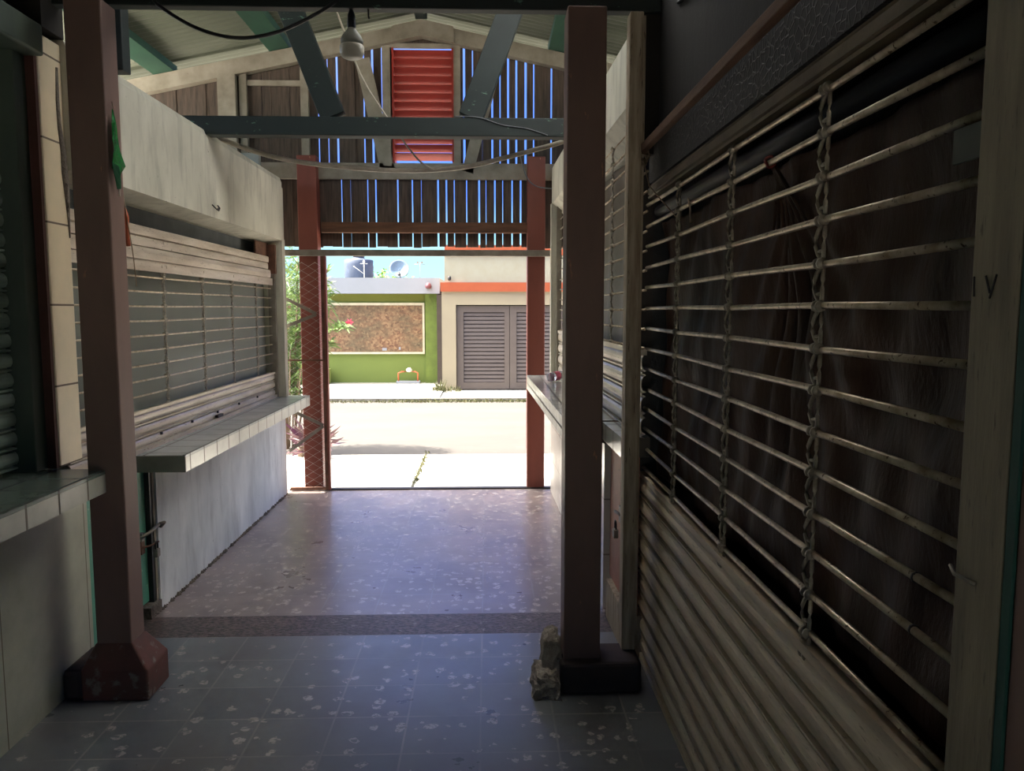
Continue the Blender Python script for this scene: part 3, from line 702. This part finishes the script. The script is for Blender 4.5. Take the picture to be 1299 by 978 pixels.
# ------------------------------------------------------------ roof: corrugated sheet, added light panel, purlins
t=NT('added_translucent_sheet');tl=t.n('ShaderNodeBsdfTranslucent');tl.inputs[0].default_value=(.93,.93,.90,1);t.l(tl.outputs[0],t.out.inputs[0]);M['light_sheet']=t.m  # for the unseen translucent roof panel added to brighten the corridor
PA,PB=3.1,4.5
b=MB()
for s_ in (-1,1):
    N=1400;ya,yb=-3,7.5;v=[];f=[]
    for j in range(N+1):
        y=ya+(yb-ya)*j/N;dz=.011*math.sin(y*2*math.pi/.076)
    v2=[];f1=[];f2=[]
    XS_=[0,.35,2.7,3.25]
    v=[];
    for j in range(N+1):
        y=ya+(yb-ya)*j/N;dz=.011*math.sin(y*2*math.pi/.076)
        for q in XS_: v.append((-.55+s_*q,y,4.155-.205*q+dz))
    for j in range(N):
        y=ya+(yb-ya)*j/N
        for k in range(3):
            fc=(4*j+k,4*j+k+1,4*j+4+k+1,4*j+4+k)
            (f2 if (s_>0 and k==1 and PA<y<PB) else f).append(fc)
    f1=f;b.add(v,f1,True)
    if s_>0:
        b3=MB();b3.add(v,f2,True);pan=b3.build('added_light_panel',M['light_sheet']);struct(pan)  # light panel added in the right slope, out of view
        bb=__import__('bmesh').new();bb.from_mesh(pan.data);__import__('bmesh').ops.delete(bb,geom=[q for q in bb.verts if not q.link_faces],context='VERTS');bb.to_mesh(pan.data);bb.free()
o=b.build('ceiling',M['roof']);struct(o);sd=o.modifiers.new('t','SOLIDIFY');sd.thickness=.002
for lab,xc in (('green roof purlin in line over the left counter edge',-1.76),('green roof purlin low at the left beyond the header wall',-2.74),('green roof purlin above the right far stall front',.62),('green roof purlin low at the right over the far stall',1.70)):
    zc=4.055-.205*abs(xc+.55)+.028;sl=-.205 if xc>-.55 else .205
    b=MB();hw=.085
    b.extr([(xc-hw,zc-hw*sl-.03),(xc+hw,zc+hw*sl-.03),(xc+hw,zc+hw*sl+.03),(xc-hw,zc-hw*sl+.03)],3.0,6.99)
    tag(b.build('purlin',M['purlin_green']),lab,'purlin','roof purlins')
tag(MB().box(-.60,-.50,3.0,6.88,4.055,4.11).build('ridge_board',M['green_paint']),'dark board along the roof ridge','board')
struct(MB().box(-3.3,-1.5,-3.1,-3.0,-.1,4.3).box(.45,3.1,-3.1,-3.0,-.1,4.3).box(-1.5,-.95,-3.1,-3.0,-.1,4.3).box(-.15,.45,-3.1,-3.0,-.1,4.3).box(-.95,-.15,-3.1,-3.0,1.6,4.3).build('wall_back',M['plaster_dark']))  # unseen wall; low opening added in it to light the near corridor
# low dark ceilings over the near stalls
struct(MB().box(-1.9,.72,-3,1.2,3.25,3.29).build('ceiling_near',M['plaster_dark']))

# ------------------------------------------------------------ bulb, hooks, cables
bl=thing('light_bulb','white LED bulb hanging unlit from the nearest green beam','light bulb',(-.548,3.31,2.617))
bx,by=-.548,3.305
MB().lathe((bx,by,2.745),[(.006,.07),(.016,.045),(.018,.0),(.014,-.01)][::-1],14).build('socket',M['black'],bl)
MB().lathe((bx,by,2.655),[(.044,.022),(.046,.036),(.038,.056),(.024,.072),(.017,.082),(.014,.09)],24).build('bulb_body',M['grey_plastic'],bl)
MB().lathe((bx,by,2.618),[(.001,.0),(.026,.002),(.042,.010),(.049,.026),(.050,.048),(.046,.055)],24).build('diffuser',M['white_plastic'],bl)
for lab,x in (('small dark hook under the nearest beam right of the bulb',-.478),):
    tag(MB().tube([(x,3.30,2.82),(x,3.30,2.785),(x+.004,3.297,2.775)],.004,6).build('hook',M['black']),lab,'hook')
def curve(name,label,pts,r,m,cat='cable',n=40):
    P=[Vector(p) for p in pts];out=[]
    for i in range(len(P)-1):
        p0=P[max(i-1,0)];p1=P[i];p2=P[i+1];p3=P[min(i+2,len(P)-1)]
        for k in range(8):
            t=k/8.;out.append(.5*((2*p1)+(p2-p0)*t+(2*p0-5*p1+4*p2-p3)*t*t+(3*p1-p0-3*p2+p3)*t**3))
    out.append(P[-1]);b=MB();b.tube(out,r,7)
    return tag(b.build(name,m),label,cat)
curve('power_cable','thick black cable sagging below the nearest beam at upper left',[(-1.33,3.27,2.84),(-1.293,3.26,2.798),(-1.157,3.25,2.718),(-1.002,3.25,2.680),(-.844,3.25,2.700),(-.686,3.26,2.775),(-.59,3.27,2.84)],.0075,M['black'])
curve('grey_hose','long grey hose sagging across the corridor under the middle truss',[(-1.71,5.15,2.70),(-1.65,5.15,2.669),(-1.403,5.15,2.587),(-1.103,5.15,2.534),(-.598,5.15,2.497),(-.191,5.15,2.515),(.115,5.15,2.581),(.489,5.15,2.683),(.59,5.12,2.72)],.016,M['conduit'],'hose')
curve('hanging_wire','thin pale wire slanting down from the roof behind the middle truss',[(-1.08,5.12,3.85),(-.90,5.11,3.36),(-.78,5.09,3.05),(-.62,5.09,2.80),(-.45,5.12,2.57),(-.34,5.14,2.5)],.006,M['conduit'],'wire')
curve('thin_wire','thin wire looping along the right half of the middle green beam',[(-.20,4.947,2.79),(-.05,4.946,2.785),(.10,4.946,2.74),(.25,4.946,2.72),(.38,4.946,2.68)],.003,M['wire_dark'],'wire')
curve('loose_wire','thin loose wire hanging from the beam to the right far header',[(.28,6.85,2.95),(.34,6.83,2.75),(.42,6.8,2.66),(.56,6.75,2.63)],.005,M['wire_dark'],'wire')
# green foil pennant on the left near post
fo=thing('foil_pennant','green shiny foil pennant hanging on the side of the left post','decoration',(-1.44,3.15,2.06))
b=MB()
rows=[(2.375,3.150,3.152),(2.32,3.135,3.17),(2.27,3.13,3.185),(2.22,3.128,3.20),(2.17,3.13,3.22),(2.145,3.13,3.20)]
rs=random.Random(4);v=[];f=[]
for k,(z,ya,yb) in enumerate(rows):
    for j in range(5):
        t=j/4;v.append((-1.448+rs.uniform(-.006,.008),ya+(yb-ya)*t,z+(.02*math.sin(t*6) if k==5 else 0)))
for k in range(5):
    for j in range(4): a=k*5+j;f.append((a,a+1,a+6,a+5))
b.add(v,f);o=b.build('upper_foil',M['foil'],fo);sd=o.modifiers.new('t','SOLIDIFY');sd.thickness=.002
b=MB();v=[(-1.45,3.125,2.17),(-1.44,3.16,2.16),(-1.445,3.13,2.12),(-1.44,3.17,2.12),(-1.446,3.15,2.07),(-1.44,3.17,2.075)]
b.add(v,[(0,1,3,2),(2,3,5,4)]);o=b.build('lower_foil',mat('dark_green_foil',S(20,90,56),.3,metal=.3,bump=.6,sc2=50),fo);sd=o.modifiers.new('t','SOLIDIFY');sd.thickness=.002
MB().tube([(-1.455,3.16,2.405),(-1.447,3.145,2.385),(-1.447,3.151,2.372)],.002,5).build('tie',M['rope'],fo)
MB().tube([(-1.444,3.16,2.072),(-1.444,3.162,2.045)],.003,5).build('tail',M['white_plastic'],fo)
tag(MB().tube([(-1.717,5.00,2.255),(-1.70,5.005,2.235),(-1.695,5.03,2.225),(-1.698,5.05,2.24),(-1.70,5.07,2.225),(-1.70,5.09,2.245),(-1.717,5.10,2.262)],.004,6).build('wire_hook',M['dark_steel']),'small bent dark wire hook on the face of the left header wall','hook')
curve('orange_cord','orange cord hanging beside the left post over the shutter head',[(-1.54,3.40,2.03),(-1.528,3.40,1.99),(-1.532,3.40,1.94),(-1.526,3.40,1.87)],.009,M['orange_plastic'],'cord')
curve('hanging_string','thin pale string hanging down behind the left post',[(-1.535,3.39,2.35),(-1.535,3.39,2.10),(-1.51,3.40,1.85),(-1.50,3.40,1.70)],.0022,M['rope'],'string')

# ------------------------------------------------------------ chain-link leaf at the left of the opening
gt=thing('chain_link_gate','narrow chain-link gate leaf beside the left counter end','gate',(-1.6,6.83,.012))
gx0,gx1,gz0,gz1=-1.745,-1.43,.03,2.04;gy=6.82
b=MB();pitch=.058
nw=int((gx1-gx0)/pitch)+1
for i in range(nw+1):
    pts=[];x=gx0+i*pitch;k=0;z=gz0
    while z<=gz1:
        xx=x+(pitch/2+.001)*(1 if (k+i)%2 else -1);xx=min(max(xx,gx0),gx1)
        pts.append((xx,gy+(.003 if (k+i)%2 else -.003),z));z+=pitch*.62;k+=1
    b.tube(pts,.0018,4)
b.build('wire_mesh',mat('mesh_wire',S(200,196,186),.6),gt)
MB().box(gx1-.005,gx1+.022,gy-.015,gy+.015,.012,2.06).build('frame_post',M['rust'],gt)
MB().box(gx1+.023,gx1+.04,gy-.02,gy+.03,.012,2.06).build('edge_angle',M['red_paint'],gt)
MB().box(gx0,gx1-.006,gy-.015,gy+.015,.012,.035).build('bottom_rail',M['rust'],gt)
MB().box(gx0,gx1-.006,gy-.012,gy+.012,1.155,1.17).build('middle_rail',M['rust'],gt)
for a_,b_ in (((gx0,1.70),(-1.48,1.565)),((gx0,1.455),(-1.48,1.56)),((gx0,.74),(-1.44,.59)),((gx0,.36),(-1.44,.585))):
    b=MB();b.beam((a_[0],gy-.018,a_[1]),(b_[0],gy-.018,b_[1]),.006,.028,(0,0,1));b.build('brace',M['steel_grey'],gt)

# ------------------------------------------------------------ street: green house
h=thing('green_house','lime green house with white roof band and pebble mosaic panel','house',(-5,19.5,-.1),'houses across the street')
GY=17.5
b=MB();b.box(-9,-1.10,GY,GY+5,-.1,1.96);b.build('wall',M['lime'],h)
MB().box(-9,-1.37,GY-.02,GY-.001,1.79,1.95).build('band_shadow',M['lime_shade'],h)  # strip painted in place of the roof band's shadow on the wall
MB().box(-9,-1.04,GY-.30,GY+5,1.955,2.30).build('roof_band',M['bwhite'],h)
MB().box(-1.375,-1.10,GY-.12,GY-.001,-.06,1.95).build('corner_column',M['lime_col'],h)
f_=MB();f_.box(-5.2,-1.40,GY-.05,GY-.001,1.70,1.755).box(-5.2,-1.40,GY-.05,GY-.001,.615,.66).box(-1.445,-1.40,GY-.05,GY-.001,.66,1.70)
f_.build('panel_frame',mat('cream_trim',S(196,188,160),.7),h)
MB().box(-5.2,-1.446,GY-.03,GY-.001,.66,1.70).build('mosaic_panel',M['mosaic'],h)
MB().box(-1.98,-1.94,GY-.034,GY-.03,.71,.77).box(-2.35,-2.25,GY-.034,GY-.03,.69,.75).build('patch',M['bwhite'],h)
b=MB();b.lathe((-1.285,GY-.33,2.06),[(.03,0),(.06,.01),(.07,.06),(.05,.11),(.02,.13)],12);b.build('eave_lamp',mat('lamp_maroon',S(110,64,70),.5),h)
pm=thing('water_meter','orange pipe loop with a white meter on a small slab by the green wall','meter',(-1.75,17.3,-.03))
MB().box(-2.02,-1.50,17.2,17.42,-.03,.02).build('slab',M['bwhite'],pm)
b=MB();b.tube([(-1.98,17.3,.02),(-1.98,17.3,.20),(-1.9,17.3,.23),(-1.6,17.3,.23),(-1.55,17.3,.20),(-1.55,17.3,.02)],.016,8);b.build('pipe',M['orange_plastic'],pm)
b=MB();b.lathe((-1.74,17.3,.22),[(.03,0),(.07,.02),(.07,.06),(.03,.1)],12);b.build('meter_head',M['white_plastic'],pm)
tag(MB().box(-3.75,-3.50,17.1,17.45,-.03,.25).box(-3.56,-3.50,17.1,17.45,.25,.30).build('green_planter_box',mat('pale_green_box',S(150,164,84),.8),bevel=.01),'low pale green box against the left of the green house','planter')
# things on the green roof
tk=thing('water_tank','dark blue grey water tank standing on the green house roof','water tank',(-2.9,18.6,2.3))
MB().lathe((-3.02,18.6,2.3),[(.33,0),(.33,.06),(.345,.1),(.335,.2),(.345,.3),(.335,.36),(.34,.45),(.31,.475),(.15,.50),(.12,.54)],24).build('tank_body',M['tank'],tk)
MB().lathe((-3.02,18.6,2.84),[(.14,0),(.14,.03),(.05,.05)],16).build('tank_lid',M['tank'],tk)
an=thing('antenna','thin white aerial mast in front of the water tank','antenna',(-2.72,17.9,2.3))
MB().tube([(-2.76,17.7,2.3),(-2.76,17.7,2.66)],.010,6).build('mast',M['white_plastic'],an)
b=MB();b.tube([(-2.84,17.7,2.63),(-2.68,17.7,2.63)],.006,5);b.lathe((-2.76,17.7,2.64),[(.02,0),(.03,.03),(.01,.07)],8);b.tube([(-2.76,17.7,2.4),(-3.0,17.7,2.58)],.005,5);b.build('arms',M['white_plastic'],an)
ds=thing('satellite_dish','round satellite dish tilted upward on the green house roof','satellite dish',(-1.97,17.9,2.3))
b=MB();v=[];f=[];R_=.225;cen=Vector((-1.99,17.9,2.50));nd=Vector((.1,-.9,.42)).normalized();ax=nd.cross(Vector((0,0,1))).normalized();ay=nd.cross(ax)
NR,NA=6,28
for i in range(NR+1):
    r=R_*i/NR
    for k in range(NA):
        a=2*math.pi*k/NA;v.append(tuple(cen+ax*r*math.cos(a)+ay*r*math.sin(a)+nd*(.07*(i/NR)**2)))
for i in range(NR):
    for k in range(NA): l=(k+1)%NA;f.append((i*NA+k,i*NA+l,(i+1)*NA+l,(i+1)*NA+k))
b.add(v,f,True);o=b.build('reflector',M['dish'],ds);sd=o.modifiers.new('t','SOLIDIFY');sd.thickness=.006
b=MB();b.tube([(-1.97,17.95,2.3),(-1.98,17.93,2.48)],.02,8);b.tube([(-1.97,17.85,2.31),(-1.96,17.72,2.36),(-1.97,17.68,2.44)],.012,6);b.lathe((-1.97,17.66,2.36),[(.03,0),(.04,.03),(.02,.06)],8);b.build('mount_arm',M['dark_steel'],ds)
an=thing('antenna','thin T shaped aerial mast right of the satellite dish','antenna',(-1.51,17.8,2.3))
MB().tube([(-1.515,17.8,2.3),(-1.515,17.8,2.66)],.009,6).build('mast',M['steel_grey'],an)
b=MB();b.tube([(-1.64,17.8,2.62),(-1.40,17.8,2.62)],.006,5)
for x in (-1.57,-1.47): b.box(x-.02,x+.02,17.79,17.81,2.64,2.69)
b.build('arms',M['steel_grey'],an)
tr=thing('distant_tree','pale green tree top behind the green house roof','tree',(-2.6,24,-.1))
def leaves(b,rs,cen,rad,n,L,wd):
    for _ in range(n):
        while True:
            p=Vector((rs.uniform(-1,1),rs.uniform(-1,1),rs.uniform(-1,1)))
            if p.length<1: break
        p=Vector((cen[0]+p.x*rad[0],cen[1]+p.y*rad[1],cen[2]+p.z*rad[2]))
        leaf(b,rs,p,Vector((rs.uniform(-1,1),rs.uniform(-1,1),rs.uniform(-.6,1))).normalized(),L*rs.uniform(.7,1.2),wd)
def leaf(b,rs,p,d,L,wd,droop=.25):
    s=d.cross(Vector((rs.uniform(-1,1),rs.uniform(-1,1),rs.uniform(-1,1))))
    if s.length<.01:s=Vector((1,0,0))
    s.normalize();m=p+d*L*.5;e=p+d*L+Vector((0,0,-droop*L));q=p+d*L*.2
    b.add([tuple(p),tuple(m+s*wd),tuple(e),tuple(m-s*wd)],[(0,1,2,3)])
rs=random.Random(9);b=MB();leaves(b,rs,(-2.9,24,2.35),(.75,.6,.5),420,.16,.03);b.build('crown',M['tree_leaf'],tr)
b=MB();b.tube([(-2.9,24,-.1),(-2.9,24,1.2),(-2.85,24,2.2)],[.09,.07,.03],8);b.build('trunk',M['stem'],tr)

# ---- orange and cream house
h=thing('cream_house','cream house with orange bands and a taupe louvred garage gate','house',(2.5,18,-.1),'houses across the street')
HY=16.0
b=MB();b.box(-.93,-.64,HY,HY+.3,-.08,1.97).box(-.64,3.7,HY,HY+.3,1.70,1.97).box(3.7,7,HY,HY+.3,-.08,1.97).box(-.93,7,HY+.3,HY+7,-.08,1.97);b.build('lower_wall',M['cream'],h)
MB().box(-.95,7,HY-.06,HY+7,1.97,2.155).build('middle_band',M['orange'],h)
MB().box(-.87,7,HY,HY+7,2.155,2.71).build('parapet',mat('pale_cream_parapet',S(154,150,130),.8,c2=S(150,144,122),spots=S(190,150,116),sc2=5,slo=.72,shi=.76,bump=.03),h)
MB().box(-.86,7,HY-.05,HY+7,2.71,2.90).build('top_band',M['orange'],h)
MB().box(-.86,7,HY-.05,HY+7,2.90,2.915).build('coping',M['bwhite'],h)
gd=MB()
def gleaf(x0,x1):
    b=MB();y=HY+.06
    b.box(x0,x0+.14,y,y+.05,-.04,1.68);b.box(x1-.10,x1,y,y+.05,-.04,1.68);b.box(x0+.14,x1-.10,y,y+.05,-.04,.10);b.box(x0+.14,x1-.10,y,y+.05,1.55,1.68)
    b.build('gate_frame',M['garage'],h)
    b=MB();n=18
    for i in range(n):
        z=.10+1.45*i/n;b.beam((x0+.14,y+.03,z+.038),(x1-.10,y+.03,z+.038),.012,.064,(0,.25,1))
    b.build('gate_louvres',M['garage'],h)
gleaf(-.63,.455);gleaf(.465,1.55);gleaf(1.565,2.65);gleaf(2.66,3.69)
MB().box(-.63,3.69,HY+.2,HY+.22,-.05,1.7).build('gate_backing',M['dark_in'],h)
b=MB();b.lathe((-.765,HY-.06,2.19),[(.02,0),(.035,.02),(.035,.07),(.02,.09)],8);b.build('wall_lamp',M['dark_steel'],h)
struct(MB().box(-1.095,-.935,GY-.5,GY+3,-.1,1.93).build('wall_alley',M['dark_in']))

# ------------------------------------------------------------ plants
ol=thing('oleander_bush','tall oleander bush with narrow leaves outside the left gate','bush',(-2.35,9.3,-.05))
rs=random.Random(21);b=MB();bs=MB();tips=[]
for i in range(26):
    a=rs.uniform(0,6.28);r=rs.uniform(.1,.55);h_=rs.uniform(1.0,2.35)
    x0,y0=-2.4+.1*math.cos(a),9.3+.1*math.sin(a)
    x1,y1=-2.42+r*math.cos(a)*1.0,9.3+r*math.sin(a)
    pts=[(x0,y0,-.05),((x0*2+x1)/3,(y0*2+y1)/3,h_*.4),(x1,y1,h_)]
    if i==0: pts=[(x0,y0,-.05),(-2.15,9.0,.9),(-1.82,8.95,1.33),(-1.66,8.95,1.40)];x1,y1,h_=pts[-1]
    if i==1: pts=[(x0,y0,-.05),(-2.2,9.1,.9),(-1.92,9.0,1.15),(-1.80,8.95,1.22)];x1,y1,h_=pts[-1]
    if i in(2,3,4,5): x1,y1,h_=[(-1.82,9.0,2.06),(-1.86,9.0,1.92),(-1.84,9.0,1.80),(-1.92,9.0,1.66)][i-2];pts=[(x0,y0,-.05),(-2.3,9.2,1.1),(x1,y1,h_)]
    bs.tube(pts,.010,5)
    P=[Vector(p) for p in pts]
    for s_ in range(len(P)-1):
        for k in range(46):
            t=rs.random();p=P[s_].lerp(P[s_+1],t)
            if p.z<.45: continue
            d=Vector((rs.uniform(-1,1),rs.uniform(-1,1),rs.uniform(-.2,1.1))).normalized()
            leaf(b,rs,p,d,rs.uniform(.12,.20),.012)
leaves(b,rs,(-2.45,9.4,1.45),(.5,.4,.95),1900,.15,.010)
leaves(b,rs,(-2.1,9.3,1.75),(.28,.3,.5),500,.15,.010)
b.build('foliage',M['leaf'],ol);bs.build('stems',M['stem'],ol)
for (x,y,z) in ((-1.57,8.95,1.46),):
    b=MB()
    for k in range(6):
        a=k*1.05;leaf(b,rs,Vector((x,y,z)),Vector((math.cos(a),-.3,math.sin(a))),.05,.016,0)
    b.build('flower',M['pink'],ol)
b=MB()
for k in range(26): leaf(b,rs,Vector((-1.62,8.95,1.40)),Vector((rs.uniform(-1,1),rs.uniform(-1,1),rs.uniform(-.3,.8))).normalized(),.14,.010)
b.build('leaf_tuft',M['leaf'],ol)
pp_=thing('spiky_plant','low purple spiky-leaved plant on the sidewalk behind the gate','plant',(-2.02,8.62,-.03))
b=MB()
for k in range(90):
    a=rs.uniform(0,6.28);el=rs.uniform(.12,1.3);L=rs.uniform(.28,.48);c0=Vector((-1.93+rs.uniform(-.12,.12),8.62+rs.uniform(-.1,.1),.02+rs.uniform(0,.08)))
    d=Vector((math.cos(a)*math.cos(el),math.sin(a)*math.cos(el),math.sin(el)));leaf(b,rs,c0,d,L,.022,.15)
b.build('leaves',M['purple_leaf'],pp_)
b=MB();b.tube([(-2.08,8.62,-.05),(-2.08,8.62,.1)],.04,7);b.build('stem',M['stem'],pp_)
def weeds(label,spots,seed):
    rs=random.Random(seed);b=MB()
    for x0,x1,y0,y1,z,n,L in spots:
        for _ in range(n):
            leaf(b,rs,Vector((rs.uniform(x0,x1),rs.uniform(y0,y1),z)),Vector((rs.uniform(-.6,.6),rs.uniform(-.6,.6),1)).normalized(),L*rs.uniform(.5,1.3),.008,0)
    o=b.build('weeds',M['weed']);tag(o,label,'weeds',None,'stuff')
weeds('dry grass growing along the far kerb of the street',[(-4,3,14.15,14.42,-.1,1500,.05),(-1.7,.8,14.2,14.4,-.1,500,.06)],5)
weeds('small green weeds at the foot of the cream house corner',[(-1.1,-.55,15.6,15.85,-.06,160,.13),(-1.0,-.9,15.6,15.85,-.06,60,.25)],6)
weeds('tufts of dry weed in the near sidewalk joint',[(-.72,-.66,7.2,8.9,-.03,150,.025),(-1.3,1.2,8.68,8.75,-.1,120,.05)],8)

# ------------------------------------------------------------ light
SUN=(-.56,.02,.83);SKY=.82;GLOW=11.0;SUNE=12.0
wd=bpy.data.worlds.new('world');bpy.context.scene.world=wd;wd.use_nodes=True;nt=wd.node_tree;nt.nodes.clear()
o=nt.nodes.new('ShaderNodeOutputWorld');bg=nt.nodes.new('ShaderNodeBackground');tc=nt.nodes.new('ShaderNodeTexCoord');sp=nt.nodes.new('ShaderNodeSeparateXYZ');rp=nt.nodes.new('ShaderNodeValToRGB')
nt.links.new(tc.outputs['Generated'],sp.inputs[0]);nt.links.new(sp.outputs[2],rp.inputs[0]);nt.links.new(rp.outputs[0],bg.inputs[0]);nt.links.new(bg.outputs[0],o.inputs[0])
e=rp.color_ramp.elements
e[0].position=0.0;e[0].color=(.50,.86,1,1);e[1].position=1;e[1].color=(.35,.55,.9,1)
for p_,c_ in ((.075,(.40,.80,1,1)),(.14,(.11,.27,.95,1)),(.42,(.11,.25,.88,1))):
    q=e.new(p_);q.color=c_
bg.inputs[1].default_value=SKY
# broad bright glow of haze around the sun
nrm=nt.nodes.new('ShaderNodeVectorMath');nrm.operation='NORMALIZE';nt.links.new(tc.outputs['Generated'],nrm.inputs[0])
dt=nt.nodes.new('ShaderNodeVectorMath');dt.operation='DOT_PRODUCT';dt.inputs[1].default_value=Vector(SUN).normalized();nt.links.new(nrm.outputs[0],dt.inputs[0])
mx=nt.nodes.new('ShaderNodeMath');mx.operation='MAXIMUM';mx.inputs[1].default_value=0;nt.links.new(dt.outputs['Value'],mx.inputs[0])
pw=nt.nodes.new('ShaderNodeMath');pw.operation='POWER';pw.inputs[1].default_value=4.5;nt.links.new(mx.outputs[0],pw.inputs[0])
ml=nt.nodes.new('ShaderNodeMath');ml.operation='MULTIPLY';ml.inputs[1].default_value=GLOW;nt.links.new(pw.outputs[0],ml.inputs[0])
b2=nt.nodes.new('ShaderNodeBackground');b2.inputs[0].default_value=(1,.95,.86,1);nt.links.new(ml.outputs[0],b2.inputs[1])
ad=nt.nodes.new('ShaderNodeAddShader');nt.links.new(bg.outputs[0],ad.inputs[0]);nt.links.new(b2.outputs[0],ad.inputs[1]);nt.links.new(ad.outputs[0],o.inputs[0])
sun=bpy.data.lights.new('sun','SUN');sun.energy=SUNE;sun.angle=.009;sun.color=(1,.95,.86)
so=bpy.data.objects.new('sun',sun);C.objects.link(so);so.rotation_euler=Vector(SUN).to_track_quat('Z','Y').to_euler();so.location=(-5,5,9)
for o_ in bpy.data.objects:
    if '_w' in o_: del o_['_w']
sc=bpy.context.scene
sc.view_settings.view_transform='Standard';sc.view_settings.look='None';sc.view_settings.exposure=1.0;sc.view_settings.gamma=1;sc.view_settings.use_curve_mapping=False
